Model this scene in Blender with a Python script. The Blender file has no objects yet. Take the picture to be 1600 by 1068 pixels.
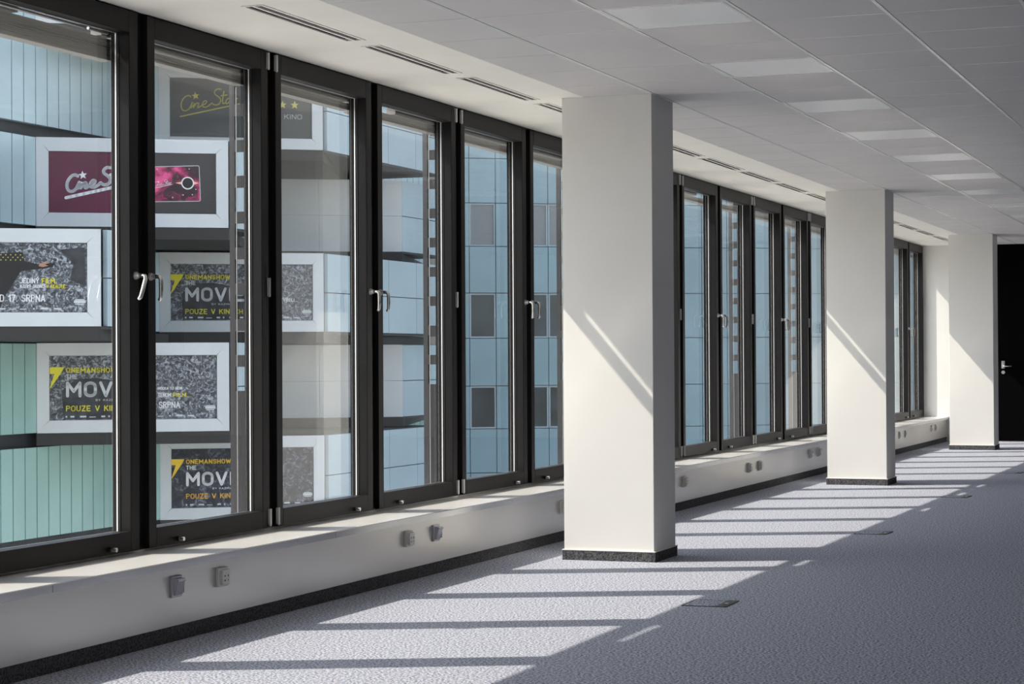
import bpy, bmesh, math, random
from mathutils import Vector, Matrix
random.seed(7)
S = bpy.context.scene
COL = S.collection
R = math.radians

# ------------------------------------------------------------------ camera
cam_d = bpy.data.cameras.new('camera')
cam = bpy.data.objects.new('camera', cam_d); COL.objects.link(cam)
F_PX, YAW, PITCH, ROLL, CAM_H = 3202.8, 20.654, 0.4606, -0.3192, 1.2014
cam_d.sensor_width = 36.0; cam_d.sensor_fit = 'HORIZONTAL'
cam_d.lens = F_PX / 1600.0 * 36.0
cam_d.clip_start = 0.05; cam_d.clip_end = 600
a, p, r = R(YAW), R(PITCH), R(ROLL)
Fv = Vector((-math.sin(a)*math.cos(p), math.cos(a)*math.cos(p), math.sin(p)))
Rv = Vector((math.cos(a), math.sin(a), 0)); Uv = Rv.cross(Fv)
R2 = Rv*math.cos(r) + Uv*math.sin(r); U2 = -Rv*math.sin(r) + Uv*math.cos(r)
M = Matrix((R2, U2, -Fv)).transposed().to_4x4(); M.translation = Vector((0, 0, CAM_H))
cam.matrix_world = M
S.camera = cam

# ------------------------------------------------------------------ light
SUN_DIR = Vector((1.0, 0.46, -1.17)).normalized()
world = bpy.data.worlds.new('world'); S.world = world; world.use_nodes = True
wn = world.node_tree.nodes; wl = world.node_tree.links; wn.clear()
sky = wn.new('ShaderNodeTexSky'); sky.sky_type = 'NISHITA'; sky.sun_disc = False
sky.sun_elevation = math.asin(-SUN_DIR.z)
sky.sun_rotation = math.atan2(-SUN_DIR.x, -SUN_DIR.y)
sky.air_density = 1.0; sky.dust_density = 1.6; sky.ozone_density = 1.0
bg = wn.new('ShaderNodeBackground'); bg.inputs['Strength'].default_value = 0.35
wo = wn.new('ShaderNodeOutputWorld')
hs = wn.new('ShaderNodeHueSaturation'); hs.inputs['Saturation'].default_value = 0.55
wl.new(sky.outputs[0], hs.inputs['Color']); wl.new(hs.outputs[0], bg.inputs[0]); wl.new(bg.outputs[0], wo.inputs[0])
sun_d = bpy.data.lights.new('sun', 'SUN'); sun_d.energy = 5.75; sun_d.angle = R(0.53)
sun_d.color = (1.0, 0.905, 0.80)
sun = bpy.data.objects.new('sun', sun_d); COL.objects.link(sun)
sun.rotation_euler = SUN_DIR.to_track_quat('-Z', 'Y').to_euler(); sun.location = (-20, 0, 30)
S.view_settings.view_transform = 'Standard'; S.view_settings.look = 'None'
S.view_settings.gamma = 1.0; S.view_settings.use_curve_mapping = False
S.view_settings.exposure = 0.37
S.cycles.use_denoising = True
S.cycles.max_bounces = 12; S.cycles.diffuse_bounces = 7; S.cycles.glossy_bounces = 5
S.cycles.transparent_max_bounces = 16
S.cycles.blur_glossy = 0.0
S.cycles.sample_clamp_indirect = 120.0

# ------------------------------------------------------------------ materials
def srgb(r, g, b):
    f = lambda c: (c/255/12.92) if c/255 <= 0.04045 else ((c/255+0.055)/1.055)**2.4
    return (f(r), f(g), f(b), 1.0)

def mat(name, col, rough=0.6, metal=0.0, noise=None, spec=0.5, bump=None):
    """noise = (scale, amount) speckle of the base colour; bump = (scale, strength, distance)"""
    m = bpy.data.materials.new(name); m.use_nodes = True
    nt = m.node_tree; b = nt.nodes['Principled BSDF']
    b.inputs['Base Color'].default_value = col; b.inputs['Roughness'].default_value = rough
    b.inputs['Metallic'].default_value = metal; b.inputs['Specular IOR Level'].default_value = spec
    if noise or bump:
        tc = nt.nodes.new('ShaderNodeTexCoord')
    if noise:
        n = nt.nodes.new('ShaderNodeTexNoise'); n.inputs['Scale'].default_value = noise[0]
        n.inputs['Detail'].default_value = 3.0
        cr = nt.nodes.new('ShaderNodeValToRGB')
        lo = tuple(max(0, c*(1-noise[1])) for c in col[:3]) + (1,)
        hi = tuple(min(1, c*(1+noise[1])) for c in col[:3]) + (1,)
        cr.color_ramp.elements[0].position = 0.36; cr.color_ramp.elements[0].color = lo
        cr.color_ramp.elements[1].position = 0.64; cr.color_ramp.elements[1].color = hi
        nt.links.new(tc.outputs['Object'], n.inputs['Vector']); nt.links.new(n.outputs['Fac'], cr.inputs[0])
        nt.links.new(cr.outputs[0], b.inputs['Base Color'])
    if bump:
        n2 = nt.nodes.new('ShaderNodeTexNoise'); n2.inputs['Scale'].default_value = bump[0]
        bp = nt.nodes.new('ShaderNodeBump'); bp.inputs['Strength'].default_value = bump[1]
        bp.inputs['Distance'].default_value = bump[2]
        nt.links.new(tc.outputs['Object'], n2.inputs['Vector']); nt.links.new(n2.outputs['Fac'], bp.inputs['Height'])
        nt.links.new(bp.outputs[0], b.inputs['Normal'])
    return m

def glass_mat(name, tint, f0=0.085, rough=0.0):
    """thin glazing: clear transmission plus a mirror reflection that grows towards grazing angles"""
    m = bpy.data.materials.new(name); m.use_nodes = True
    nt = m.node_tree; nt.nodes.clear(); N = nt.nodes.new; L = nt.links.new
    geo = N('ShaderNodeNewGeometry'); dot = N('ShaderNodeVectorMath'); dot.operation = 'DOT_PRODUCT'
    L(geo.outputs['Normal'], dot.inputs[0]); L(geo.outputs['Incoming'], dot.inputs[1])
    ab = N('ShaderNodeMath'); ab.operation = 'ABSOLUTE'; L(dot.outputs['Value'], ab.inputs[0])
    om = N('ShaderNodeMath'); om.operation = 'SUBTRACT'; om.inputs[0].default_value = 1; L(ab.outputs[0], om.inputs[1])
    pw = N('ShaderNodeMath'); pw.operation = 'POWER'; pw.inputs[1].default_value = 5; L(om.outputs[0], pw.inputs[0])
    ml = N('ShaderNodeMath'); ml.operation = 'MULTIPLY_ADD'; ml.inputs[1].default_value = 1-f0; ml.inputs[2].default_value = f0
    L(pw.outputs[0], ml.inputs[0])
    tr = N('ShaderNodeBsdfTransparent'); tr.inputs[0].default_value = tint
    gl = N('ShaderNodeBsdfGlossy'); gl.inputs['Roughness'].default_value = rough
    mx = N('ShaderNodeMixShader'); out = N('ShaderNodeOutputMaterial')
    L(ml.outputs[0], mx.inputs[0]); L(tr.outputs[0], mx.inputs[1]); L(gl.outputs[0], mx.inputs[2]); L(mx.outputs[0], out.inputs[0])
    return m

def ramp_mat(name, scale, stops, rough=0.6, detail=6.0, kind='noise', dist=0.0):
    m = bpy.data.materials.new(name); m.use_nodes = True
    nt = m.node_tree; b = nt.nodes['Principled BSDF']; b.inputs['Roughness'].default_value = rough
    tc = nt.nodes.new('ShaderNodeTexCoord'); cr = nt.nodes.new('ShaderNodeValToRGB')
    n = nt.nodes.new('ShaderNodeTexNoise'); n.inputs['Scale'].default_value = scale
    n.inputs['Detail'].default_value = detail; n.inputs['Distortion'].default_value = dist
    n.inputs['Roughness'].default_value = 0.7
    nt.links.new(tc.outputs['Object'], n.inputs['Vector']); nt.links.new(n.outputs['Fac'], cr.inputs[0])
    e = cr.color_ramp.elements
    e[0].position, e[0].color = stops[0]; e[1].position, e[1].color = stops[-1]
    for pos, c in stops[1:-1]:
        x = e.new(pos); x.color = c
    nt.links.new(cr.outputs[0], b.inputs['Base Color'])
    return m

M_wall = mat('white_wall_paint', (0.76, 0.75, 0.73, 1), 0.75, noise=(3, 0.015))
M_wall_grey = mat('grey_wall_paint', (0.28, 0.28, 0.28, 1), 0.8)
M_pillar = mat('pillar_paint', (0.78, 0.77, 0.745, 1), 0.6, noise=(2.5, 0.012))
M_plaster = mat('ceiling_plaster', (0.90, 0.875, 0.82, 1), 0.8, noise=(4, 0.015))
M_tile = mat('ceiling_tile', (0.61, 0.59, 0.595, 1), 0.55, noise=(2.0, 0.02))
M_tbar = mat('ceiling_grid_metal', (0.82, 0.82, 0.82, 1), 0.25, spec=1.0)
M_void = mat('ceiling_void', (0.05, 0.05, 0.05, 1), 0.9)
M_diff = mat('light_diffuser', (0.86, 0.87, 0.88, 1), 0.3)
M_carpet = mat('carpet', (0.335, 0.352, 0.412, 1), 0.95, noise=(95, 0.75), spec=0.1, bump=(220, 0.25, 0.002))
M_carpet_lid = mat('carpet_lid', (0.31, 0.325, 0.38, 1), 0.95, noise=(95, 0.75), spec=0.1)
M_skirt = mat('skirting_carpet', (0.085, 0.085, 0.09, 1), 0.9, noise=(130, 0.65), spec=0.2)
M_bench = mat('bench_painted_metal', (0.62, 0.605, 0.58, 1), 0.30, 0.6, noise=(1.5, 0.02))
M_top = mat('bench_laminate', (0.88, 0.87, 0.85, 1), 0.17, 0.13, spec=1.0, bump=(2.2, 0.22, 0.012))
M_lip = mat('bench_edge_metal', (0.50, 0.51, 0.52, 1), 0.18, 0.7)
M_frame = mat('anodised_frame', (0.0105, 0.0095, 0.010, 1), 0.42, 0.0, noise=(6, 0.08), spec=0.16)
M_gasket = mat('black_gasket', (0.008, 0.008, 0.009, 1), 0.6)
M_spacer = mat('aluminium_spacer', (0.85, 0.85, 0.86, 1), 0.35, 0.5)
M_chrome = mat('satin_chrome', (0.72, 0.71, 0.69, 1), 0.22, 0.9)
M_steel = mat('brushed_steel', (0.6, 0.6, 0.6, 1), 0.35, 0.8)
M_black = mat('black_paint', (0.0015, 0.0015, 0.002, 1), 0.7, spec=0.03)
M_plastic = mat('socket_plastic', (0.62, 0.61, 0.57, 1), 0.35)
M_hole = mat('socket_hole', (0.01, 0.01, 0.01, 1), 0.7)
M_greyplastic = mat('clear_grey_plastic', (0.42, 0.42, 0.46, 1), 0.12, 0.3)
M_boxlid = mat('floor_box_frame', (0.03, 0.032, 0.036, 1), 0.5)
M_glass = glass_mat('window_glass', (0.935, 0.945, 0.935, 1))
M_bounce_sill = mat('bounce_sill_pale', (0.88, 0.87, 0.84, 1), 0.5, 0.1, bump=(1.3, 0.25, 0.02))  # pale finish of the added outer sill, chosen to bounce sunlight upwards
M_fin = mat('facade_bracket_metal', (0.028, 0.027, 0.030, 1), 0.4, 0.2)
M_lintel = mat('facade_lintel', (0.10, 0.095, 0.09, 1), 0.7)
M_blind = mat('blind_slats', (0.20, 0.19, 0.18, 1), 0.5, 0.2)
M_rail = mat('blind_rail', (0.55, 0.55, 0.55, 1), 0.3, 0.7)
# outside
M_uglass = mat('channel_glass', (0.42, 0.55, 0.60, 1), 0.22, noise=(0.5, 0.06), spec=0.6)
M_uglass2 = mat('green_channel_glass', (0.31, 0.50, 0.46, 1), 0.22, noise=(0.5, 0.06), spec=0.6)
M_band = mat('facade_recess', (0.02, 0.022, 0.026, 1), 0.6, noise=(1.5, 0.4))
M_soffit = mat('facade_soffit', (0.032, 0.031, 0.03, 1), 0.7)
M_white = mat('facade_white_panel', (0.63, 0.66, 0.69, 1), 0.5, noise=(0.8, 0.03))
M_side = mat('facade_blue_panel', (0.38, 0.47, 0.53, 1), 0.25, noise=(0.6, 0.05), spec=0.6)
M_blue = mat('office_glass_panel', (0.26, 0.41, 0.49, 1), 0.15, noise=(0.35, 0.08), spec=0.8)
M_pane = mat('office_window_pane', (0.03, 0.05, 0.065, 1), 0.08, spec=0.7, noise=(0.9, 0.5))
M_slats = mat('office_window_blind', (0.28, 0.30, 0.31, 1), 0.5)
M_ground = mat('street_paving', (0.6, 0.59, 0.55, 1), 0.9, noise=(1.0, 0.2))
M_collage = ramp_mat('poster_collage', 9.0, [(0.38, (0.02, 0.023, 0.03, 1)), (0.50, (0.085, 0.095, 0.11, 1)), (0.61, (0.46, 0.49, 0.55, 1))], dist=1.5)
M_collage_d = ramp_mat('poster_collage_dark', 5.0, [(0.44, (0.012, 0.013, 0.02, 1)), (0.54, (0.04, 0.045, 0.06, 1)), (0.66, (0.25, 0.27, 0.34, 1))], dist=1.5)
M_dim = mat('poster_dark_area', (0.035, 0.037, 0.045, 1), 0.6, noise=(4, 0.5))
M_maroon = mat('banner_maroon', (0.12, 0.014, 0.045, 1), 0.55, noise=(1.2, 0.12))
M_charcoal = mat('banner_charcoal', (0.045, 0.04, 0.042, 1), 0.55, noise=(1.2, 0.12))
M_grey = mat('banner_grey', (0.075, 0.078, 0.078, 1), 0.55, noise=(1.2, 0.1))
M_nebula = ramp_mat('card_nebula', 1.7, [(0.44, (0.03, 0.01, 0.02, 1)), (0.52, (0.35, 0.02, 0.10, 1)), (0.62, (0.85, 0.10, 0.30, 1))], dist=0.6)
M_ink_white = mat('ink_white', (0.85, 0.85, 0.88, 1), 0.5)
M_ink_grey = mat('ink_pale_grey', (0.60, 0.63, 0.66, 1), 0.5)
M_ink_yellow = mat('ink_yellow', (0.75, 0.68, 0.03, 1), 0.5)
M_ink_gold = mat('ink_gold', (0.62, 0.55, 0.13, 1), 0.5)
M_ink_orange = mat('ink_orange', (0.90, 0.48, 0.03, 1), 0.5)
M_ink_amber = mat('ink_amber', (0.95, 0.62, 0.04, 1), 0.5)
M_ink_black = mat('ink_black', (0.006, 0.006, 0.008, 1), 0.5)
M_ink_glow = mat('ink_pale_orange', (0.95, 0.55, 0.35, 1), 0.5)
M_skin = mat('ink_skin', (0.42, 0.22, 0.15, 1), 0.5)

# ------------------------------------------------------------------ helpers
def B(): return bmesh.new()

def box(bm, x0, x1, y0, y1, z0, z1, bev=0.0):
    vs = [bm.verts.new((x, y, z)) for x in (x0, x1) for y in (y0, y1) for z in (z0, z1)]
    idx = [(0, 1, 3, 2), (4, 6, 7, 5), (0, 4, 5, 1), (2, 3, 7, 6), (0, 2, 6, 4), (1, 5, 7, 3)]
    fs = [bm.faces.new([vs[i] for i in q]) for q in idx]
    if bev > 0:
        es = list({e for f in fs for e in f.edges})
        bmesh.ops.bevel(bm, geom=es, offset=bev, segments=2, profile=0.6, affect='EDGES')

def cyl(bm, p0, p1, r0, r1=None, n=16):
    p0, p1 = Vector(p0), Vector(p1); r1 = r0 if r1 is None else r1
    d = (p1-p0).normalized(); u = d.orthogonal().normalized(); v = d.cross(u)
    A = [bm.verts.new(p0 + (u*math.cos(t)+v*math.sin(t))*r0) for t in [2*math.pi*i/n for i in range(n)]]
    C = [bm.verts.new(p1 + (u*math.cos(t)+v*math.sin(t))*r1) for t in [2*math.pi*i/n for i in range(n)]]
    for i in range(n):
        bm.faces.new((A[i], A[(i+1) % n], C[(i+1) % n], C[i]))
    bm.faces.new(A[::-1]); bm.faces.new(C)

def tube(bm, pts, rad, n=12):
    """round tube through points with spherical-ish joints"""
    pts = [Vector(q) for q in pts]
    rings = []
    for i, q in enumerate(pts):
        if i == 0: d = pts[1]-q
        elif i == len(pts)-1: d = q-pts[i-1]
        else: d = (pts[i+1]-q).normalized() + (q-pts[i-1]).normalized()
        d.normalize()
        if i == 0: u = d.orthogonal().normalized()
        else: u = (u - d*u.dot(d)).normalized()
        v = d.cross(u); rr = rad[i] if isinstance(rad, (list, tuple)) else rad
        rings.append([bm.verts.new(q + (u*math.cos(t)+v*math.sin(t))*rr) for t in [2*math.pi*k/n for k in range(n)]])
    for A, C in zip(rings, rings[1:]):
        for i in range(n): bm.faces.new((A[i], A[(i+1) % n], C[(i+1) % n], C[i]))
    bm.faces.new(rings[0][::-1]); bm.faces.new(rings[-1])

def prism(bm, pts, axis, d0, d1):
    """extrude a 2D outline; axis 'x': pts=(y,z), 'y': pts=(x,z), 'z': pts=(x,y)"""
    def P(q, d):
        return {'x': (d, q[0], q[1]), 'y': (q[0], d, q[1]), 'z': (q[0], q[1], d)}[axis]
    A = [bm.verts.new(P(q, d0)) for q in pts]; C = [bm.verts.new(P(q, d1)) for q in pts]
    n = len(pts)
    for i in range(n): bm.faces.new((A[i], A[(i+1) % n], C[(i+1) % n], C[i]))
    bm.faces.new(A[::-1]); bm.faces.new(C)

def obj(name, bm, m, parent=None, smooth=False, **props):
    bmesh.ops.recalc_face_normals(bm, faces=bm.faces)
    me = bpy.data.meshes.new(name); bm.to_mesh(me); bm.free()
    ms = m if isinstance(m, (list, tuple)) else [m]
    for q in ms: me.materials.append(q)
    if smooth:
        for f in me.polygons: f.use_smooth = True
    o = bpy.data.objects.new(name, me); COL.objects.link(o)
    if parent is not None: o.parent = parent
    for k, v in props.items(): o[k] = v
    return o

def thing(name, label, cat, loc=(0, 0, 0), rz=0.0, group=None, kind=None):
    o = bpy.data.objects.new(name, None); COL.objects.link(o)
    o.location = loc; o.rotation_euler = (0, 0, rz); o.empty_display_size = 0.1
    if label: o['label'] = label
    if cat: o['category'] = cat
    if group: o['group'] = group
    if kind: o['kind'] = kind
    return o

def tag(o, label, cat, group=None):
    o['label'] = label; o['category'] = cat
    if group: o['group'] = group
    return o

def copy_tree(o, parent=None):
    c = o.copy(); COL.objects.link(c)
    if parent is not None: c.parent = parent
    for ch in list(o.children): copy_tree(ch, c)
    return c

# ------------------------------------------------------------------ dimensions
W = 1.2477                 # window module
J0 = 7.9886                # joint 0 (first joint in the picture, with handles)
XF = -4.77                 # inner face of the sashes
XG = -4.840                # glass
CEIL = 2.756
END = 29.14                # end wall
ZB, ZT = 0.356, 2.752      # window unit bottom and top
FIRST = -8                 # first joint index (behind the camera)
LAST = 16                  # last window starts at this joint
def J(k): return J0 + k*W
Y_START = J(FIRST)
XR = 7.0

# ------------------------------------------------------------------ shell
b = B(); box(b, -4.9, XR+0.2, Y_START-0.2, END+0.3, -0.25, 0.0)
obj('floor', b, M_carpet, kind='structure')
b = B(); box(b, XR, XR+0.2, Y_START-0.2, END+0.3, 0, 3.2)
obj('wall_right', b, M_wall_grey, kind='structure')
b = B(); box(b, -4.9, XR, Y_START-0.2, Y_START, 0, 3.2)
obj('wall_front', b, M_wall, kind='structure')
# end wall with the doorway cut out
DX0, DX1 = -3.80, -2.80
b = B(); box(b, -4.9, DX0, END, END+0.3, 0, 3.2); box(b, DX1, XR, END, END+0.3, 0, 3.2)
obj('wall_back', b, M_wall, kind='structure')
# spandrel under the windows and slab over them
b = B()
box(b, -4.93, -4.80, Y_START-0.2, END+0.3, -1.2, ZB)
obj('wall_left', b, M_wall, kind='structure')
b = B()
prism(b, [(-4.905, ZB-0.012), (-5.36, ZB-0.030), (-5.36, ZB-0.07), (-4.93, ZB-0.052)], 'y', Y_START-0.2, END+0.3)
obj('bounce_trim_1', b, M_bounce_sill, kind='structure')  # added unseen sill, made wide to reflect sun onto the plaster margin
b = B()
box(b, -4.972, -4.78, Y_START-0.2, END+0.3, 2.757, 3.4)
box(b, -4.972, -4.905, Y_START-0.2, END+0.3, 2.742, 2.757)
obj('wall_left_lintel', b, M_lintel, kind='structure')
# slab over everything
b = B(); box(b, -4.9, XR+0.2, Y_START-0.2, END+0.3, 3.2, 3.4)
obj('ceiling_slab', b, M_void, kind='structure')

# plaster margin along the windows with slot cut-outs for the diffusers
XE = -3.90
vent_y = [8.0 + 1.25*k for k in range(-3, 17)]
b = B()
box(b, -4.175, XE, Y_START, END, CEIL, CEIL+0.06)
box(b, -4.78, -4.285, Y_START, END, CEIL, CEIL+0.06)
prev = Y_START
for y in vent_y:
    box(b, -4.285, -4.175, prev, y, CEIL, CEIL+0.06); prev = y+1.09
box(b, -4.285, -4.175, prev, END, CEIL, CEIL+0.06)
obj('ceiling_plaster_margin', b, M_plaster, kind='structure')

# tile field: every tile its own bevelled plate inside ONE mesh; grid metal above it
X_lines = [XE, -3.47, -2.87, -2.27, -1.67, -1.07, -0.47, 0.13, 0.73, 1.33, 1.93, 2.53, 3.13, 3.73, 4.33, 4.93, 5.53, 6.13, 6.73, XR]
GY = 9.2822
k0 = math.ceil((Y_START-GY)/0.6); ky = list(range(k0, int((END-GY)/0.6)+1))
Y_lines = [Y_START] + [GY+0.6*k for k in ky] + [END]
light_rows = [GY+0.6*k for k in ky if (k-2) % 3 == 0 and GY+0.6*k > 4.0 and GY+0.6*(k+1) < END]
b = B()
gx, gy = 0.0115, 0.0065
for i in range(len(X_lines)-1):
    for j in range(len(Y_lines)-1):
        x0, x1, y0, y1 = X_lines[i], X_lines[i+1], Y_lines[j], Y_lines[j+1]
        if y1-y0 < 0.03: continue
        if abs(x0+2.87) < 0.01 and any(abs(y0-q) < 0.01 for q in light_rows): continue
        box(b, x0+(gx if i else 0.004), x1-gx, y0+gy, y1-gy, CEIL-0.001, CEIL+0.012)
obj('ceiling', b, M_tile, kind='structure')
b = B()
for x in X_lines[1:-1]: box(b, x-0.0090, x+0.0090, Y_START, END, CEIL-0.0025, CEIL+0.03)
for y in Y_lines[1:-1]: box(b, XE, XR, y-0.0045, y+0.0045, CEIL-0.0022, CEIL+0.028)
obj('ceiling_grid', b, M_tbar, kind='structure')

# door at the far end
d = thing('door_1', None, None, (DX0, END+0.02, 0), kind='structure')
b = B(); box(b, 0, DX1-DX0, 0, 0.05, 0.012, CEIL, 0.002)
obj('door_leaf', b, M_black, d)
b = B(); box(b, 0, DX1-DX0, -0.015, 0.04, 0, 0.012)
obj('threshold', b, M_steel, d)
h = thing('door_handle', None, None); h.parent = d
h.location = (0.125, 0, 1.055)
b = B(); box(b, -0.022, 0.022, -0.008, 0, -0.03, 0.075, 0.003); obj('rose', b, M_steel, h)
b = B(); tube(b, [(0, -0.005, 0), (0, -0.045, 0), (0.012, -0.055, 0), (0.12, -0.055, 0)], 0.0095)
obj('lever', b, M_chrome, h, smooth=True)
b = B(); cyl(b, (0, 0, -0.085), (0, -0.008, -0.085), 0.024, n=24); obj('keyhole_rose', b, M_steel, h)

# ------------------------------------------------------------------ pillars
CL, CR, CY, CD = -4.0349, -3.4762, 11.5707, 0.4515
pil = [(CY-7.5257*1, 'white square pillar beside the camera, out of the picture'),
       (CY, 'large white square pillar nearest the camera, a sharp diagonal sun edge on its front'),
       (CY+7.5257, 'middle white square pillar, a thin bright sun streak above its diagonal shadow edge'),
       (CY+2*7.5257, 'farthest white square pillar, standing beside the black door')]
for y, lab in pil[1:]:
    t = thing('pillar', lab, 'pillar', ((CL+CR)/2, y+CD/2, 0), group='row of white pillars')
    hx, hy = (CR-CL)/2, CD/2
    b = B(); box(b, -hx, hx, -hy, hy, 0.0, CEIL-0.0005, 0.003); obj('shaft', b, M_pillar, t)
    b = B()
    s = 0.009
    for q in ((-hx-s, hx+s, -hy-s, -hy, 0, 0.058), (-hx-s, hx+s, hy, hy+s, 0, 0.058),
              (-hx-s, -hx, -hy, hy, 0, 0.058), (hx, hx+s, -hy, hy, 0, 0.058)): box(b, *q)
    obj('skirting', b, M_skirt, t)
    b = B(); s = 0.0115
    for q in ((-hx-s, hx+s, -hy-s, -hy, .058, .0625), (-hx-s, hx+s, hy, hy+s, .058, .0625),
              (-hx-s, -hx, -hy, hy, .058, .0625), (hx, hx+s, -hy, hy, .058, .0625)): box(b, *q)
    obj('skirting_cap', b, M_pillar, t)

# ------------------------------------------------------------------ window bench
BX = -4.45
bench = thing('window_bench', 'long low white window bench with grey metal front running under all the windows', 'bench', (0, 0, 0))
joints = [9.242 + 2.504*k for k in range(-5, 9)]
edges = [Y_START] + [q for q in joints if Y_START < q < END-0.3] + [END]
for y0, y1 in zip(edges, edges[1:]):
    b = B()
    prism(b, [(-4.80, 0.333), (BX+0.016, 0.333), (BX+0.016, 0.347), (-4.80, 0.347)], 'y', y0+0.0015, y1-0.0015)
    sec = obj('top_section', b, M_top, bench)
    b = B(); prism(b, [(BX+0.004, 0.313), (BX+0.022, 0.313), (BX+0.022, 0.344), (BX+0.019, 0.347), (BX+0.016, 0.347), (BX+0.016, 0.333), (BX+0.004, 0.333)], 'y', y0+0.0015, y1-0.0015)
    obj('front_edge', b, M_lip, sec)
b = B(); box(b, BX-0.02, BX, Y_START, END, 0.068, 0.333); obj('front_panel', b, M_bench, bench)
b = B(); box(b, BX-0.035, BX-0.02, Y_START, END, 0.0, 0.068)
box(b, BX-0.02, BX-0.006, Y_START, END, 0.0, 0.066)
obj('skirting', b, M_skirt, bench)
# fixings on the bench front
def power_socket(y, z, label):
    t = thing('power_socket', label, 'power socket', (BX, y, z), group='power sockets on the bench front')
    b = B(); box(b, 0, 0.017, -0.043, 0.043, -0.043, 0.043, 0.004); obj('base_plate', b, M_plastic, t)
    b = B(); box(b, 0.017, 0.032, -0.033, 0.033, -0.033, 0.033, 0.003); obj('socket_insert', b, M_plastic, t)
    for yy, zz in ((-0.014, 0.006), (-0.014, -0.014), (0.016, 0.006), (0.016, -0.014)):
        b = B(); cyl(b, (0.0315, yy, zz), (0.0325, yy, zz), 0.0045 if (yy, zz) != (0.016, -0.014) else 0.003, n=12); obj('hole', b, M_hole, t)
def data_socket(y, z, label):
    t = thing('data_socket', label, 'data socket', (BX, y, z), group='covered data sockets on the bench front')
    b = B(); box(b, 0, 0.012, -0.043, 0.043, -0.046, 0.046, 0.004); obj('base_plate', b, M_greyplastic, t)
    b = B(); prism(b, [(0.012, -0.036), (0.020, -0.036), (0.034, 0.022), (0.034, 0.034), (0.012, 0.036)], 'y', -0.030, 0.030)
    obj('hinged_cover', b, M_greyplastic, t)
    b = B(); tube(b, [(0.036, -0.03, 0.026), (0.036, 0.03, 0.026)], 0.004, 8); obj('cover_hinge', b, M_chrome, t, smooth=True)
    b = B(); box(b, 0.012, 0.0285, 0.033, 0.039, -0.03, 0.03, 0.002); obj('side_rim', b, M_chrome, t)
power_socket(8.10, 0.236, 'white power socket on the bench front nearest the left edge of the photo')
data_socket(7.70, 0.236, 'clear covered data socket on the bench front nearest the left edge of the photo')
power_socket(10.18, 0.231, 'white power socket on the bench front, second from the left edge of the photo')
data_socket(10.57, 0.231, 'shiny covered data socket on the bench front between the near pillar and a white socket')
power_socket(12.71, 0.225, 'white power socket half hidden by the left edge of the large pillar')
power_socket(15.63, 0.222, 'white power socket on the bench front just right of the large pillar')
power_socket(17.73, 0.222, 'white power socket, left one of the pair between the two nearer pillars')
power_socket(18.11, 0.222, 'white power socket, right one of the pair between the two nearer pillars')
data_socket(20.22, 0.235, 'shiny covered data socket just left of the middle pillar, left one of the pair')
data_socket(20.61, 0.235, 'shiny covered data socket just left of the middle pillar, right one of the pair')
def round_socket(y, z, label):
    t = thing('round_socket', label, 'round socket', (BX, y, z), group='round sockets on the far end of the bench')
    b = B(); cyl(b, (0, 0, 0), (0.012, 0, 0), 0.045, 0.042, n=28); obj('cover_ring', b, M_plastic, t)
    b = B(); cyl(b, (0.012, 0, 0), (0.016, 0, 0), 0.028, n=24); obj('socket_insert', b, M_greyplastic, t)
round_socket(25.30, 0.232, 'round socket on the bench right of the middle pillar, leftmost of four')
round_socket(25.72, 0.232, 'round socket on the bench right of the middle pillar, second of four')
round_socket(27.75, 0.230, 'round socket on the bench right of the middle pillar, third of four')
round_socket(28.10, 0.230, 'round socket on the bench nearest the far end wall')

# ------------------------------------------------------------------ windows
def ring(bm, x0, x1, y0, y1, z0, z1, wl, wr, wb, wt, bev=0.0):
    box(bm, x0, x1, y0, y0+wl, z0, z1, bev); box(bm, x0, x1, y1-wr, y1, z0, z1, bev)
    box(bm, x0, x1, y0+wl, y1-wr, z0, z0+wb, bev); box(bm, x0, x1, y0+wl, y1-wr, z1-wt, z1, bev)

SG = 0.041                      # half gap between sashes at a joint
def make_handle(parent, y, tilt=0.0):
    h = thing('handle', None, None); h.parent = parent; h.location = (XF, y, 1.578)
    b = B(); cyl(b, (0, 0, 0), (0.010, 0, 0), 0.0175, 0.016, n=24); cyl(b, (0.010, 0, 0), (0.022, 0, 0), 0.012, 0.011, n=20)
    obj('rose', b, M_steel, h, smooth=False)
    b = B(); ty = -math.tan(tilt)
    tube(b, [(0.018, 0, 0), (0.040, 0, 0), (0.050, 0.15*ty*0.02, -0.004), (0.055, ty*0.014, -0.016), (0.056, ty*0.065, -0.06), (0.054, ty*0.100, -0.096), (0.045, ty*0.112, -0.108)],
         [0.0095, 0.0095, 0.0100, 0.0100, 0.0095, 0.0090, 0.0075], 14)
    obj('lever', b, M_chrome, h, smooth=True)
def make_hinge(parent, y, z0, z1):
    b = B(); cyl(b, (XF+0.006, y, z0), (XF+0.006, y, z1), 0.0075, n=12)
    cyl(b, (XF+0.006, y, z0-0.004), (XF+0.006, y, z0), 0.005, n=12); box(b, XF-0.004, XF+0.001, y-0.012, y+0.012, z0, z1)
    obj('hinge', b, M_steel, parent)
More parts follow.
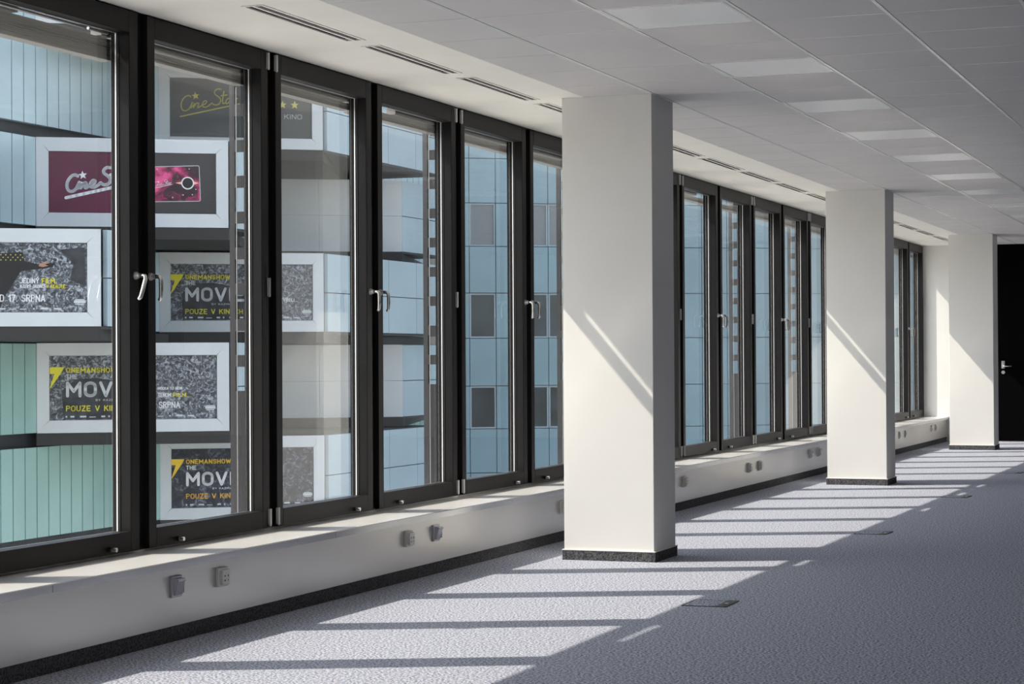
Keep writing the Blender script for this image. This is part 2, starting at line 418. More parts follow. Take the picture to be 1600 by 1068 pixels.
def make_window(k, n):
    """window unit between joints k and k+1; even joints carry handles, odd ones hinges"""
    y0, y1 = J(k), J(k+1)
    t = thing('window_%d' % n, None, None, kind='structure')
    first, last = (k == FIRST), (k == LAST)
    if last: y1 = END
    b = B()
    ring(b, -4.905, -4.800, y0, y1, ZB, ZT, 0.045, 0.045, 0.03, 0.03)
    obj('outer_frame', b, M_frame, t)
    sy0, sy1 = y0+(SG if not first else 0.01), y1-(SG if not last else 0.012)
    b = B()
    ring(b, -4.826, XF, sy0, sy1, ZB+0.004, ZT-0.002, 0.066, 0.072, 0.088, 0.098, 0.003)
    # step of the glazing bead on the room side and rebate outside
    ring(b, -4.858, -4.826, sy0+0.004, sy1-0.004, ZB+0.008, ZT-0.004, 0.060, 0.066, 0.082, 0.092)
    obj('sash', b, M_frame, t)
    gy0, gy1, gz0, gz1 = sy0+0.058, sy1-0.064, ZB+0.084, ZT-0.092
    b = B(); box(b, XG-0.012, XG+0.012, gy0, gy1, gz0, gz1); obj('glass_pane', b, M_glass, t)
    b = B(); ring(b, XG-0.003, XG+0.003, gy0+0.002, gy1-0.002, gz0+0.002, gz1-0.002, 0.009, 0.0065, 0.005, 0.005)
    obj('spacer', b, M_spacer, t)
    b = B(); ring(b, XG+0.0125, XG+0.017, gy0+0.001, gy1-0.001, gz0+0.001, gz1-0.001, 0.009, 0.010, 0.008, 0.008)
    obj('gasket', b, M_gasket, t)
    even = (k % 2 == 0)
    if not (even and first):
        yh = (sy0+0.018) if even else (sy1-0.028)
        make_handle(t, yh, R(24) if k == -1 else 0.0)
        yk = (y0+0.29) if even else (y1-0.29)
        b = B(); cyl(b, (XF, yk, 0.383), (XF+0.012, yk, 0.383), 0.0115, n=16); obj('stop_base', b, M_gasket, t)
        b = B(); cyl(b, (XF+0.012, yk, 0.383), (XF+0.036, yk, 0.383), 0.0095, n=16); obj('stop_knob', b, M_chrome, t)
    yo = (sy1-0.004) if even else (sy0+0.004)
    if not last:
        make_hinge(t, yo, 2.660, 2.742); make_hinge(t, yo, 0.372, 0.455)
        if even: make_hinge(t, yo, 1.52, 1.612)
    return t
n = 1
for k in range(FIRST, LAST+1):
    make_window(k, n); n += 1
# dark infill where the last window meets the end wall is its own frame

# ------------------------------------------------------------------ exterior fins and blinds
place_words = {1: 'outside the second window from the left of the photo', 3: 'outside the fourth window, between two blue facades',
               9: 'outside the window just left of the middle pillar group', 11: 'outside the window beside the middle pillar',
               5: 'outside, behind the large pillar', 7: 'outside, just right of the large pillar', 13: 'outside, behind the middle pillar', 15: 'outside the last window but one'}
def make_fin(y):
    hz = [1.045 + 0.1815*i for i in range(9)]
    b = B()
    x0, x1, hx0, hx1 = -5.005, -4.905, -4.975, -4.922
    t0, t1 = y-0.012, y+0.012
    box(b, x0, hx0, t0, t1, 0.05, 2.74); box(b, hx1, x1, t0, t1, 0.05, 2.74)
    prev = 0.05
    for z in hz: box(b, hx0, hx1, t0, t1, prev, z); prev = z+0.122
    box(b, hx0, hx1, t0, t1, prev, 2.74)
    return b
for k in range(-1, 17, 2):
    y = J(k)
    lab = 'perforated grey facade bracket ' + place_words.get(k, 'outside, left of the picture')
    t = thing('facade_bracket', lab, 'facade bracket', (0, 0, 0), group='perforated facade brackets')
    obj('perforated_plate', make_fin(y), M_fin, t)
    b = B(); cyl(b, (-4.955, y-0.03, 0.30), (-4.955, y-0.03, 2.58), 0.0022, n=8); obj('guide_wire', b, M_steel, t)
gaps = [(7.24, 7.88), (10.55, 11.10), (14.95, 15.50), (16.85, 17.25), (17.75, 19.05), (24.4, 24.6)]
blind_words = {-1: 'at the top of the leftmost window', 0: 'at the top of the second window from the left', 1: 'at the top of the third window from the left',
  2: 'at the top of the fourth window from the left', 3: 'at the top of the fifth window from the left', 4: 'at the top of the window cut by the large pillar',
  7: 'over the first window right of the large pillar', 8: 'over the second window right of the large pillar', 9: 'over the third window right of the large pillar',
  10: 'over the fourth window right of the large pillar', 11: 'over the window cut by the middle pillar', 15: 'over the last window but one', 16: 'over the last window before the end wall'}
drop = {-1: 0.045, 1: -0.012, 2: -0.005}
for k in range(-2, LAST+1):
    if k in (5, 6, 12, 13, 14): pass
    y0, y1 = J(k)+0.02, (J(k+1) if k != LAST else END)-0.02
    zb = 2.588 - drop.get(k, 0)
    t = thing('exterior_blind', 'raised dark exterior blind packed ' + blind_words.get(k, 'behind the white pillars'), 'blind', group='raised exterior blinds')
    b = B(); z = zb+0.014
    while z < 2.636:
        box(b, -4.968, -4.912, y0, y1, z, z+0.006); z += 0.0085
    obj('slat_packet', b, M_blind, t)
    b = B(); box(b, -4.970, -4.910, y0, y1, zb, zb+0.014, 0.003); obj('bottom_rail', b, M_blind, t)
    b = B(); cur = y0
    for g0, g1 in gaps:
        if g0 < y1 and g1 > y0:
            if max(g0, y0) > cur:
                box(b, -4.970, -4.915, cur, max(g0, y0), 2.650, 2.7415); obj('head_rail', b, M_blind, t); b = B()
            cur = min(g1, y1)
    if cur < y1:
        box(b, -4.970, -4.915, cur, y1, 2.650, 2.7415); obj('head_rail', b, M_blind, t)
    else: b.free()
    if k == -1:
        b = B(); cyl(b, (-4.900, y0+0.02, 2.66), (-4.900, y1-0.25, 2.66), 0.007, n=10); cyl(b, (-4.900, y1-0.22, 2.66), (-4.900, y1-0.06, 2.66), 0.007, n=10)
        obj('shaft', b, M_rail, t)

# ------------------------------------------------------------------ diffusers, lights, floor boxes
first_v = [i for i, y in enumerate(vent_y) if y > 6.0]
ordw = ['first', 'second', 'third', 'fourth', 'fifth', 'sixth', 'seventh', 'eighth', 'ninth', 'tenth', 'eleventh', 'twelfth', 'thirteenth', 'fourteenth', 'fifteenth', 'sixteenth', 'seventeenth', 'eighteenth', 'nineteenth', 'twentieth']
vw = {0: 'at the top edge of the photo, left of all the others', 1: 'longest in the photo, nearest the top edge', 2: 'second full one from the top edge of the photo',
      3: 'third full one, above the fifth window', 4: 'cut off by the left edge of the large pillar'}
proto_v = None
for idx, y in enumerate(vent_y):
    if y < 5.5: continue
    i = round((y-6.75)/1.25)
    lab = 'black slot air diffuser, ' + vw.get(i, '%s of the ceiling row counted from the left' % ordw[i])
    if proto_v is None:
        t = proto_v = thing('air_diffuser', lab, 'air diffuser', (-4.23, y+0.02, CEIL), group='slot diffusers in the plaster ceiling')
        L_ = 1.05
        b = B()
        box(b, -0.0545, 0.0545, 0, L_, 0.045, 0.055)
        box(b, -0.0545, -0.050, 0, L_, 0.004, 0.045); box(b, 0.050, 0.0545, 0, L_, 0.004, 0.045)
        obj('plenum', b, M_black, t)
        b = B(); ring_w = 0.012
        box(b, -0.054, -0.040, 0, L_, -0.003, 0.004); box(b, 0.040, 0.054, 0, L_, -0.003, 0.004); box(b, -0.007, 0.007, 0, L_, -0.003, 0.02)
        box(b, -0.054, 0.054, -0.012, 0.0, -0.003, 0.004); box(b, -0.054, 0.054, L_, L_+0.012, -0.003, 0.004)
        obj('frame', b, M_plaster, t)
        b = B()
        for xc in (-0.026, 0.022): prism(b, [(xc-0.004, 0.004), (xc+0.002, 0.004), (xc+0.008, 0.022), (xc+0.004, 0.022)], 'y', 0.0, L_)
        obj('blade', b, M_blind, t)
    else:
        t = copy_tree(proto_v); t.location = (-4.23, y+0.02, CEIL); t['label'] = lab

lw = {}
proto_l = None
lights = [q for q in light_rows]
for i, y in enumerate(lights):
    rank = round((y - (GY+0.6*(-1)))/1.8)       # 0 = the one at the top edge of the photo
    lab = ('flush square ceiling light panel, unlit, ' + {0: 'at the top edge of the photo', 1: 'first full one above the large pillar', 2: 'second full one from the top edge'}.get(
        rank, '%s in the row counted from the top edge' % ordw[rank] if rank >= 0 else 'nearer than the photo shows'))
    if proto_l is None:
        t = proto_l = thing('ceiling_light', lab, 'ceiling light', (-2.57, y+0.3, CEIL), group='flush light panels in the tiled ceiling')
        b = B()
        for q in ((-.289, -.275, -.294, .294), (.275, .289, -.294, .294), (-.275, .275, -.294, -.280), (-.275, .275, .280, .294)): box(b, *q, -0.003, 0.012)
        obj('frame', b, M_tbar, t)
        b = B(); box(b, -0.275, 0.275, -0.280, 0.280, -0.001, 0.010); obj('diffuser', b, M_diff, t)
    else:
        t = copy_tree(proto_l); t.location = (-2.57, y+0.3, CEIL); t['label'] = lab

fb = [(9.585, 0.26, 'recessed carpet-covered floor box with a dark edge, the nearest one'),
      (13.82, 0.26, 'recessed floor box in the carpet, second from the camera'),
      (17.60, 0.26, 'recessed floor box in the carpet, third from the camera, beside a sun streak'),
      (21.40, 0.26, 'recessed floor box in the carpet, at the right edge of the photo')]
for y, L_, lab in fb:
    t = thing('floor_box', lab, 'floor box', (-2.64, y, 0), group='floor boxes in the carpet')
    b = B()
    for q in ((-.105, -.099, 0, L_), (-.099, .062, 0, 0.008), (-.099, .062, L_-.006, L_)): box(b, *q, 0, 0.003)
    obj('frame', b, M_boxlid, t)
    b = B(); box(b, -0.099, 0.062, 0.008, L_-0.006, 0.0, 0.0025); obj('carpet_lid', b, M_carpet_lid, t)
    b = B(); box(b, 0.062, 0.118, 0, L_, 0, 0.0045, 0.001); obj('cable_flap', b, M_boxlid, t)
    b = B(); box(b, 0.080, 0.096, L_*0.42, L_*0.55, 0.0045, 0.0055); obj('flap_grip', b, M_steel, t)

# ------------------------------------------------------------------ outside
b = B(); box(b, -160, 40, -60, 260, -12.2, -12.0); obj('ground', b, M_ground, kind='structure')
b = B(); box(b, -4.93, XR+0.2, Y_START-0.2, END+0.3, -12.0, -0.25); obj('wall_lower', b, M_wall, kind='structure')

ANG = R(33.6); E = Vector((math.cos(ANG), math.sin(ANG), 0))
def panels(bm, P, D, us, zs, th, gap, skip=()):
    """cladding panels on the vertical plane through P along D (unit, xy); th = thickness behind the face"""
    nrm = Vector((D.y, -D.x, 0))                   # outward
    for i, (u0, u1) in enumerate(zip(us, us[1:])):
        for j, (z0, z1) in enumerate(zip(zs, zs[1:])):
            if (i, j) in skip: continue
            q = [P + D*(u0+gap), P + D*(u1-gap)]
            vs = []
            for t_ in (0, -th):
                for pt in q:
                    for z in (z0+gap, z1-gap):
                        w = pt + nrm*t_; vs.append(bm.verts.new((w.x, w.y, z)))
            for f in ((0, 1, 3, 2), (4, 6, 7, 5), (0, 4, 5, 1), (2, 3, 7, 6), (0, 2, 6, 4), (1, 5, 7, 3)):
                bm.faces.new([vs[t2] for t2 in f])

rows = dict(a=(7.27, 9.60), b=(4.66, 6.97), c=(2.00, 4.29), d=(-.66, 1.67), e=(-3.35, -0.99), f=(9.9, 12.3), g=(-6.0, -3.7))
cin = thing('cinema_building', 'cinema building across the street, stacked glass and white boxes with dark bands between', 'building')
b = B(); box(b, -46, -30.25, 28, 71, -12, 12.5); obj('core', b, M_band, cin)
ypl = [28 + 0.53*i for i in range(82)]
for rn, (z0, z1) in rows.items():
    b = B(); panels(b, Vector((-30, 0, 0)), Vector((0, 1, 0)), ypl, [z0, z1], 0.2, 0.021)
    obj('channel_glass_row', b, M_uglass2 if rn in 'de' else M_uglass, cin)
UP = Vector((0, 1, 0))
def volume(Ys, L_, rn, front=True, run=9.0):
    """a box swung out of the glass wall: white front along E, panelled side running back"""
    z0, z1 = rows[rn]; P = Vector((-30, Ys, 0)); Q = P + E*L_
    b = B()
    prism(b, [(P.x-0.1, P.y+0.3), (Q.x-0.16, Q.y+0.20), (Q.x-0.16, Q.y+run), (P.x-0.1, Q.y+run)], 'z', z0, z1)
    obj('volume_core', b, M_band, cin)
    if front:
        b = B(); us = [0, L_/3, 2*L_/3, L_]
        panels(b, P, E, us, [z0, (z0+z1)/2, z1], 0.12, 0.004); obj('white_front', b, M_white, cin)
    b = B(); n_ = max(1, int(run/1.75))
    panels(b, Q + UP*(0.0 if front else 0.25), UP, [run*i/n_ for i in range(n_+1)], [z0, (z0+z1)/2, z1], 0.12, 0.012)
    obj('side_cladding', b, M_side, cin)
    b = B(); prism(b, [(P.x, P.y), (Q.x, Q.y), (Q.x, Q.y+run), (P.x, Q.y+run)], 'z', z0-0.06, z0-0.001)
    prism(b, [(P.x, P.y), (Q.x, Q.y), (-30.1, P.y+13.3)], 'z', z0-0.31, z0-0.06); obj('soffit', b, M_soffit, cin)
boards = {}
for Ys, L_, rn, fr in ((51.1, 4.72, 'a', False), (44.95, 4.93, 'b', False), (38.75, 4.93, 'c', False), (51.1, 4.72, 'c', False),
                       (44.95, 4.93, 'd', False), (51.1, 4.72, 'e', False), (58.4, 4.05, 'b', True), (58.4, 4.05, 'd', True),
                       (44.95, 4.93, 'f', True)):
    volume(Ys, L_, rn, fr, 2.2 if Ys < 44 else 2.6 if Ys < 51 else 3.5 if Ys > 55 else 8.7)
    if not fr: boards[(Ys, rn)] = L_

# ---- lettering helpers (poster-local: x to the right, z up, -y towards the viewer)
def arc(cx, cz, rx, rz, a0, a1, n_=8):
    return [(cx+rx*math.cos(math.radians(a0+(a1-a0)*i/n_)), cz+rz*math.sin(math.radians(a0+(a1-a0)*i/n_))) for i in range(n_+1)]
_O = arc(.3, .72, .3, .28, 0, 180, 6) + arc(.3, .28, .3, .28, 180, 360, 6) + [(.6, .72)]
GLYPH = {   # rounded technical capitals: (advance width, pen strokes), unit cap height
 'O': (.6, [_O]), 'N': (.58, [[(0, 0), (0, 1), (.58, 0), (.58, 1)]]), 'E': (.5, [[(.5, 1), (0, 1), (0, 0), (.5, 0)], [(0, .5), (.42, .5)]]),
 'M': (.74, [[(0, 0), (0, 1), (.37, .35), (.74, 1), (.74, 0)]]), 'A': (.62, [[(0, 0), (.31, 1), (.62, 0)], [(.1, .3), (.52, .3)]]),
 'S': (.52, [arc(.26, .75, .26, .25, 20, 270, 7) + arc(.26, .25, .26, .25, 90, -160, 7)]), 'H': (.56, [[(0, 0), (0, 1)], [(.56, 0), (.56, 1)], [(0, .5), (.56, .5)]]),
 'W': (.86, [[(0, 1), (.2, 0), (.43, .8), (.66, 0), (.86, 1)]]), 'T': (.54, [[(0, 1), (.54, 1)], [(.27, 1), (.27, 0)]]),
 'P': (.52, [[(0, 0), (0, 1), (.3, 1)] + arc(.3, .76, .22, .24, 90, -90, 6) + [(0, .52)]]),
 'R': (.54, [[(0, 0), (0, 1), (.3, 1)] + arc(.3, .76, .22, .24, 90, -90, 6) + [(0, .52)], [(.28, .52), (.54, 0)]]),
 'U': (.56, [[(0, 1), (0, .28)] + arc(.28, .28, .28, .28, 180, 360, 7) + [(.56, 1)]]), 'Z': (.54, [[(0, 1), (.54, 1), (0, 0), (.54, 0)]]),
 'V': (.62, [[(0, 1), (.31, 0), (.62, 1)]]), 'K': (.55, [[(0, 0), (0, 1)], [(.53, 1), (.03, .45)], [(.2, .62), (.55, 0)]]), 'I': (.04, [[(.02, 0), (.02, 1)]]),
 'C': (.55, [arc(.3, .72, .28, .28, 20, 180, 6) + arc(.3, .28, .28, .28, 180, 340, 6)]), 'D': (.58, [[(0, 0), (0, 1), (.28, 1)] + arc(.28, .7, .3, .3, 90, 0, 4) + arc(.28, .3, .3, .3, 0, -90, 4) + [(0, 0)]]),
 'J': (.42, [[(.42, 1), (.42, .25)] + arc(.2, .25, .22, .25, 0, -150, 5)]), 'Y': (.58, [[(0, 1), (.29, .45), (.58, 1)], [(.29, .45), (.29, 0)]]),
 'F': (.48, [[(.48, 1), (0, 1), (0, 0)], [(0, .5), (.4, .5)]]), 'L': (.46, [[(0, 1), (0, 0), (.46, 0)]]),
 'B': (.54, [[(0, 0), (0, 1), (.3, 1)] + arc(.3, .76, .2, .24, 90, -90, 5) + arc(.3, .26, .24, .26, 90, -90, 5) + [(0, 0)], [(0, .52), (.3, .52)]]),
 '1': (.3, [[(0, .75), (.26, 1), (.26, 0)]]), '7': (.5, [[(0, 1), (.5, 1), (.14, 0)]]), '.': (.05, [[(.02, .02), (.04, .02)]]), ',': (.06, [[(.05, .06), (0, -.14)]]), ' ': (.3, []),
}
ACUTE = [(.22, 1.14), (.38, 1.30)]; CARON = [(.14, 1.30), (.28, 1.15), (.42, 1.30)]
for ch, base, mark in (('É', 'E', ACUTE), ('Ý', 'Y', ACUTE), ('Ó', 'O', ACUTE), ('Í', 'I', [(.02, 1.14), (.14, 1.30)]), ('Ř', 'R', CARON), ('Ě', 'E', CARON), ('Č', 'C', CARON)):
    GLYPH[ch] = (GLYPH[base][0], GLYPH[base][1] + [mark])
def text_obj(txt, x, ztop, cap, m, parent, width=None, bold=0.15, y=-0.012, name='lettering'):
    """txt in pen strokes; bold = pen width as a fraction of the cap height"""
    adv = 0.0; gap = 0.13 + bold; lines = []
    for ch in txt:
        w_, st = GLYPH[ch]
        for ln in st: lines.append([(adv+q[0], q[1]) for q in ln])
        adv += w_ + gap
    adv -= gap
    pen = cap*bold; hz = cap-pen; sx = ((width-pen)/adv) if width else hz
    b = B(); strokes(b, [[(x+pen/2+q[0]*sx, ztop-cap+pen/2+q[1]*hz) for q in ln] for ln in lines], pen, y, y+0.010)
    return obj(name, b, m, parent)

def strokes(bm, lines, w, y0, y1):
    """flat round-ended pen strokes in the x-z plane"""
    def cap_disc(x, z):
        n_ = 10; prism(bm, [(x+w/2*math.cos(2*math.pi*i/n_), z+w/2*math.sin(2*math.pi*i/n_)) for i in range(n_)], 'y', y0, y1)
    for ln in lines:
        pts = ln
        for (xa, za), (xb, zb_) in zip(pts, pts[1:]):
            dx, dz = xb-xa, zb_-za; l = math.hypot(dx, dz) or 1e-6
            nx, nz = -dz/l*w/2, dx/l*w/2
            prism(bm, [(xa+nx, za+nz), (xb+nx, zb_+nz), (xb-nx, zb_-nz), (xa-nx, za-nz)], 'y', y0, y1)
        for q in pts: cap_disc(*q)
def smooth_line(pts, n_=4):
    out = []
    P = [pts[0]] + list(pts) + [pts[-1]]
    for i in range(1, len(P)-2):
        for k in range(n_):
            t = k/n_; q = []
            for c in (0, 1):
                a0, a1, a2, a3 = P[i-1][c], P[i][c], P[i+1][c], P[i+2][c]
                q.append(0.5*((2*a1)+(-a0+a2)*t+(2*a0-5*a1+4*a2-a3)*t*t+(-a0+3*a1-3*a2+a3)*t**3))
            out.append(tuple(q))
    out.append(tuple(pts[-1])); return out
def star(bm, x, z, r_, y0, y1, rot=0.0):
    pts = []
    for i in range(10):
        rr = r_ if i % 2 == 0 else r_*0.42; t = math.pi/2 + rot + i*math.pi/5
        pts.append((x+rr*math.cos(t), z+rr*math.sin(t)))
    prism(bm, pts, 'y', y0, y1)
SCRIPT = [  # pen strokes of the cinema's script logo
    [(322, 376), (303, 366), (272, 380), (245, 420), (240, 462), (254, 492), (282, 496), (308, 478), (322, 452), (335, 425), (322, 460), (326, 470), (345, 446)],
    [(352, 432), (345, 468), (362, 440), (382, 428), (388, 438), (380, 466), (394, 464), (415, 448), (448, 432), (456, 412), (438, 410), (420, 436), (424, 458), (450, 462), (478, 446), (497, 428)],
    [(578, 306), (548, 305), (524, 328), (530, 352), (562, 376), (576, 402), (560, 434), (526, 442), (500, 426)],
    [(604, 325), (592, 400), (596, 428), (612, 424)], [(578, 362), (630, 354)],
    [(664, 384), (640, 384), (620, 408), (626, 430), (650, 412), (664, 386), (656, 424), (672, 424)],
    [(690, 384), (682, 428), (694, 396), (718, 382)],
    [(232, 548), (420, 503), (580, 465), (735, 428)]]
def cine_logo(parent, x, z, scale, m, wpx=15, y=-0.014, thin=1.0):
    """x,z = poster-local point of the logo's left/bottom end; scale = metres per drawing unit"""
    b = B()
    L_ = [[(x+(q[0]-232)*scale, z+(548-q[1])*scale) for q in smooth_line(s)] for s in SCRIPT]
    strokes(b, L_, wpx*scale, y, y+0.008)
    star(b, x+(362-232)*scale, z+(548-368)*scale, 36*scale, y, y+0.008, 0.12)
    return obj('script_logo', b, m, parent)

def billboard(Ys, rn, label, mleft=0.33, mright=0.33, mtop=0.36, mbot=0.33, pm=M_collage):
    z0, z1 = rows[rn]; L_ = boards[(Ys, rn)]; Hh = z1-z0
    t = thing('billboard', label, 'billboard', (-30, Ys, z0), ANG, group='billboards on the cinema facade')
    px0, px1, pz0, pz1 = mleft, L_-mright, mbot, Hh-mtop
    b = B(); g = 0.008
    quads = [[(0, 0), (L_, 0), (px1, pz0), (px0, pz0)], [(L_, 0), (L_, Hh), (px1, pz1), (px1, pz0)],
             [(L_, Hh), (0, Hh), (px0, pz1), (px1, pz1)], [(0, Hh), (0, 0), (px0, pz0), (px0, pz1)]]
    for q in quads:
        cx = sum(v[0] for v in q)/4; cz = sum(v[1] for v in q)/4
        q2 = [(v[0]+(g if v[0] < cx else -g), v[1]) if abs(q[0][0]-q[1][0]) < 1e-6 else (v[0], v[1]+(g if v[1] < cz else -g)) for v in q]
        prism(b, q2, 'y', 0.0, 0.16)
    box(b, 0.02, L_-0.02, 0.10, 0.17, 0.02, Hh-0.02)
    obj('white_surround', b, M_white, t)
    pp = B(); box(pp, 0, px1-px0, 0, 0.03, 0, pz1-pz0)
    po = obj('poster', pp, pm, t); po.location = (px0, 0.06, pz0)
    return po, px1-px0, pz1-pz0

def left_copy(po, w, h, ywhite, c1, c2, mine_hatch=True):
    # the big seven
    b = B(); zt = h-0.29
    prism(b, [(0.0, zt), (0.37, zt), (0.30, zt-0.13), (0.02, zt-0.54), (0.0, zt-0.54), (0.12, zt-0.17), (0.0, zt-0.17)], 'y', -0.012, -0.001)
    obj('number_seven', b, c1, po)
    text_obj('ONEMANSHOW', 0.41, h-0.30, 0.135, c1, po, 1.28, 0.20)
    text_obj('THE', 0.41, h-0.475, 0.125, ywhite, po, 0.29, 0.20)
    text_obj('MOVIE', 0.41, h-0.66, 0.41, ywhite, po, 1.68, 0.19)
    text_obj('BY KAZMA', 1.16, h-1.115, 0.055, ywhite, po, 0.55, 0.16)
    text_obj('POUZE V KINECH', 0.41, h-1.28, 0.15, c2, po, 1.64, 0.16)
def right_copy(po, w, h, l1, y1_, l2, y2_, date, small_first=False):
    """two short lines, each white then yellow, and the date below"""
    ca, cb = (0.075, 0.115) if small_first else (0.125, 0.08)
    wa, wb = (0.62, 0.34) if small_first else (0.43, 0.56)
    if l1: text_obj(l1, w-1.52, h-0.82, ca, M_ink_white, po, wa, 0.17)
    if y1_: text_obj(y1_, w-1.03, h-0.82, ca, M_ink_yellow, po, 0.34, 0.17)
    if l2: text_obj(l2, w-1.52, h-0.97, cb, M_ink_white, po, wb, 0.17)
    if y2_: text_obj(y2_, (w-0.92) if not small_first else (w-1.14), h-0.97, cb, M_ink_yellow, po, 0.48, 0.17)
    if date: text_obj(date[0], w-0.95-date[1], h-1.20, 0.17, M_ink_white, po, date[1], 0.15)
def footer(po, w, h):
    b = B(); box(b, w-0.30, w-0.03, -0.010, -0.001, h-1.40, h-1.33); box(b, w-0.27, w-0.06, -0.010, -0.001, h-1.325, h-1.305)
    box(b, w-0.27, w-0.06, -0.010, -0.001, h-1.435, h-1.415)
    obj('advisory_badge', b, M_ink_grey, po)
    b = B(); x = 0.4
    rr = random.Random(3)
    while x < w-0.5:
        l = rr.choice((0.04, 0.10, 0.16)); box(b, x, x+l, -0.008, -0.001, 0.060, 0.060+rr.choice((0.02, 0.035, 0.045))); x += l + rr.choice((0.08, 0.14))
    obj('footer_logos', b, M_ink_grey, po)
def patch(po, pts, m, name='dark_figure', y=(-0.006, -0.001)):
    b = B(); prism(b, pts, 'y', *y); return obj(name, b, m, po)

# board with the red banner
po, w, h = billboard(44.95, 'b', 'white framed billboard with a maroon banner, white script logo and pink eclipse card', pm=M_charcoal, mtop=0.37, mbot=0.37)
patch(po, [(0, 0), (2.55, 0), (2.55, h), (0, h)], M_maroon, 'maroon_banner')
cine_logo(po, 0.43, h-1.19, 0.00327, M_ink_white, 25, y=-0.020)
ct = math.radians(-2)
card = [(2.56, h-1.27), (3.84, h-1.24), (3.87, h-1.21), (3.84, h-0.34), (3.81, h-0.31), (2.56, h-0.36)]
patch(po, card, M_nebula, 'nebula_card', (-0.008, -0.001))
b = B(); strokes(b, [card + [card[0]]], 0.016, -0.012, -0.008); obj('card_outline', b, M_ink_grey, po)
b = B(); nn = 32
prism(b, [(3.54+0.165*math.cos(2*math.pi*i/nn), h-0.77+0.165*math.sin(2*math.pi*i/nn)) for i in range(nn)], 'y', -0.011, -0.008); obj('eclipse_ring', b, M_ink_white, po)
patch(po, [(3.22, h-0.77), (3.36, h-0.74), (3.54, h-0.70), (3.72, h-0.73), (3.83, h-0.77), (3.72, h-0.80), (3.54, h-0.84), (3.36, h-0.80)], M_ink_glow, 'eclipse_glow', (-0.0095, -0.008))
patch(po, [(3.54+0.135*math.cos(2*math.pi*i/nn), h-0.77+0.135*math.sin(2*math.pi*i/nn)) for i in range(nn)], M_ink_black, 'eclipse_disc', (-0.014, -0.010))
cine_logo(po, 2.66, h-0.92, 0.00095, M_ink_white, 14)
b = B()
for x, z in ((2.75, .42), (3.58, .40), (3.15, 1.15), (3.42, 1.08), (3.66, 1.07), (3.75, .93)): star(b, x, h-z, 0.022, -0.012, -0.008)
obj('card_sparkles', b, M_ink_white, po)

# board with the gold logo
po, w, h = billboard(51.1, 'a', 'white framed billboard with a dark grey poster, gold script logo and gold stars', pm=M_grey, mtop=0.33, mbot=0.33)
cine_logo(po, 0.29, h-1.10, 0.00335, M_ink_gold, 10, y=-0.014)
b = B()
for i in range(2): star(b, 3.22+0.35*i, h-0.70, 0.125, -0.012, -0.001)
obj('gold_star', b, M_ink_gold, po)
text_obj('É KINO', 3.02, h-0.97, 0.14, M_ink_grey, po, 0.76, 0.11)

# posters of the film
po, w, h = billboard(38.75, 'c', 'film billboard at the left edge of the photo, showing a dark sleeve and hand', mtop=0.34, mbot=0.34)
patch(po, [(1.6, h-0.28), (w-1.45, h-0.22), (w-1.42, h-0.42), (w-1.1, h-0.50), (w-0.72, h-0.46), (w-0.78, h-0.56), (w-1.5, h-0.66), (w-1.9, h-1.3), (w-2.0, 0.0), (1.4, 0.0)], M_ink_black)
patch(po, [(w-0.62, h-0.15), (w-0.05, h-0.10), (w-0.02, h-1.0), (w-0.4, h-0.85), (w-0.3, h-0.5)], M_dim, 'dark_figure')
patch(po, [(w-1.08, h-0.48), (w-0.92, h-0.44), (w-0.84, h-0.46), (w-0.96, h-0.50), (w-0.88, h-0.53), (w-1.0, h-0.56), (w-1.1, h-0.54)], M_skin, 'hand_picture', (-0.010, -0.006))
b = B()
for i in range(5):
    for j in range(3): star(b, w-1.95+0.11*i+0.05*(j % 2), h-0.28-0.06*j, 0.022, -0.011, -0.006)
obj('yellow_dots', b, M_ink_gold, po)
right_copy(po, w, h, 'JEDINÝ', 'FILM,', 'KTERÝ SKONČÍ', 'V REALITĚ...', ('OD 17. SRPNA', 1.15)); footer(po, w, h)

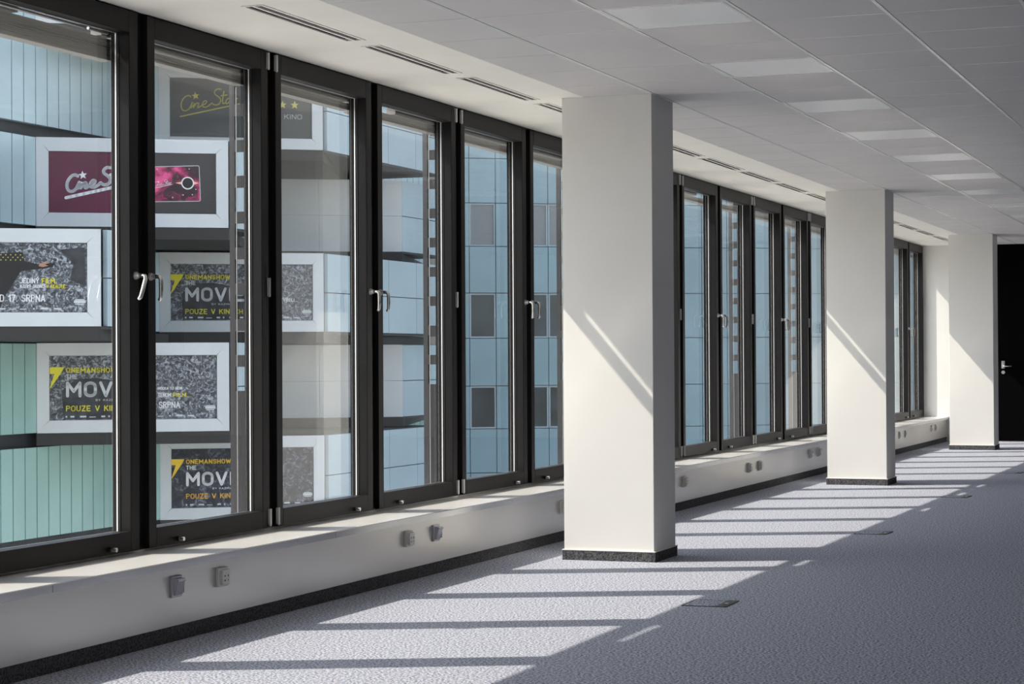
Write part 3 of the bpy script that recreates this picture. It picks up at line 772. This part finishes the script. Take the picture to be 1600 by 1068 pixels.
for Ys, rn, lab in ((51.1, 'c', 'film billboard directly below the pink card and gold-logo boards, seen through the second window'),
                    (44.95, 'd', 'film billboard seen through both the leftmost and the second window, yellow title')):
    po, w, h = billboard(Ys, rn, lab, mtop=0.34, mbot=0.34)
    patch(po, [(0.35, 0.02), (0.30, 0.75), (0.65, 1.05), (1.2, 1.08), (1.9, 0.95), (2.3, 0.55), (2.2, 0.02)], M_dim)
    left_copy(po, w, h, M_ink_grey, M_ink_yellow, M_ink_yellow)
    if rn == 'd': right_copy(po, w, h, 'MOCKA TO NENÍ', '', 'TENOM', 'FILM...', ('17. SRPNA', 0.85), True)
    else: text_obj('VŘELI...', w-0.85, h-0.97, 0.10, M_ink_white, po, 0.42, 0.16)
    footer(po, w, h)
po, w, h = billboard(51.1, 'e', 'lowest white framed film billboard, near-black poster with amber and orange lettering', pm=M_collage_d, mtop=0.34, mbot=0.34)
left_copy(po, w, h, M_ink_white, M_ink_amber, M_ink_orange)
footer(po, w, h)

# ---- glazed office block further back
off = thing('office_building', 'pale blue glass office block behind the cinema, grid of panels and dark windows', 'building')
a_ = -(692-800)
def ray_xy(u, dist):
    d3 = Fv + R2*((u-800)/F_PX); return Vector((d3.x*dist, d3.y*dist, 0))
P0 = Vector((-30.72, 73.88, 0))            # left end of the facade
cw = 1.06; ncol = 26
us = [cw*i for i in range(ncol+1)]
zs = [-12, -10.28, -8.5, -6.72, -4.95, -3.27, -1.55, 0.13, 2.0, 3.77, 5.60, 7.30, 9.05, 10.8, 12.6]
skip = set()
for i in (1, 3, 4, 6, 7):
    for j in (6, 8, 10): skip.add((i, j))
b = B(); panels(b, P0, E, us, zs, 0.1, 0.014, skip); obj('glass_cladding', b, M_blue, off)
nrm = Vector((E.y, -E.x, 0))
def slab(bm, u0, u1, z0, z1, d0, d1):
    q = []
    for dd in (d0, d1):
        for uu in (u0, u1):
            for z in (z0, z1):
                w_ = P0 + E*uu - nrm*dd; q.append(bm.verts.new((w_.x, w_.y, z)))
    for f in ((0, 1, 3, 2), (4, 6, 7, 5), (0, 4, 5, 1), (2, 3, 7, 6), (0, 2, 6, 4), (1, 5, 7, 3)): bm.faces.new([q[t2] for t2 in f])
b = B(); slab(b, 0, cw*ncol, -12, 12.8, 0.32, 10); obj('core', b, M_band, off)
for (i, j) in sorted(skip):
    fr = B(); u0, u1, z0, z1 = us[i]+0.01, us[i+1]-0.01, zs[j]+0.01, zs[j+1]-0.01
    for q in ((u0, u0+.06, z0, z1), (u1-.06, u1, z0, z1), (u0+.06, u1-.06, z0, z0+.06), (u0+.06, u1-.06, z1-.06, z1)): slab(fr, *q, 0.04, 0.12)
    f_ = obj('window', fr, M_side, off)
    b = B(); slab(b, u0+.06, u1-.06, z0+.06, z1-.06, 0.09, 0.11); obj('pane', b, M_slats if j == 10 else M_pane, f_)
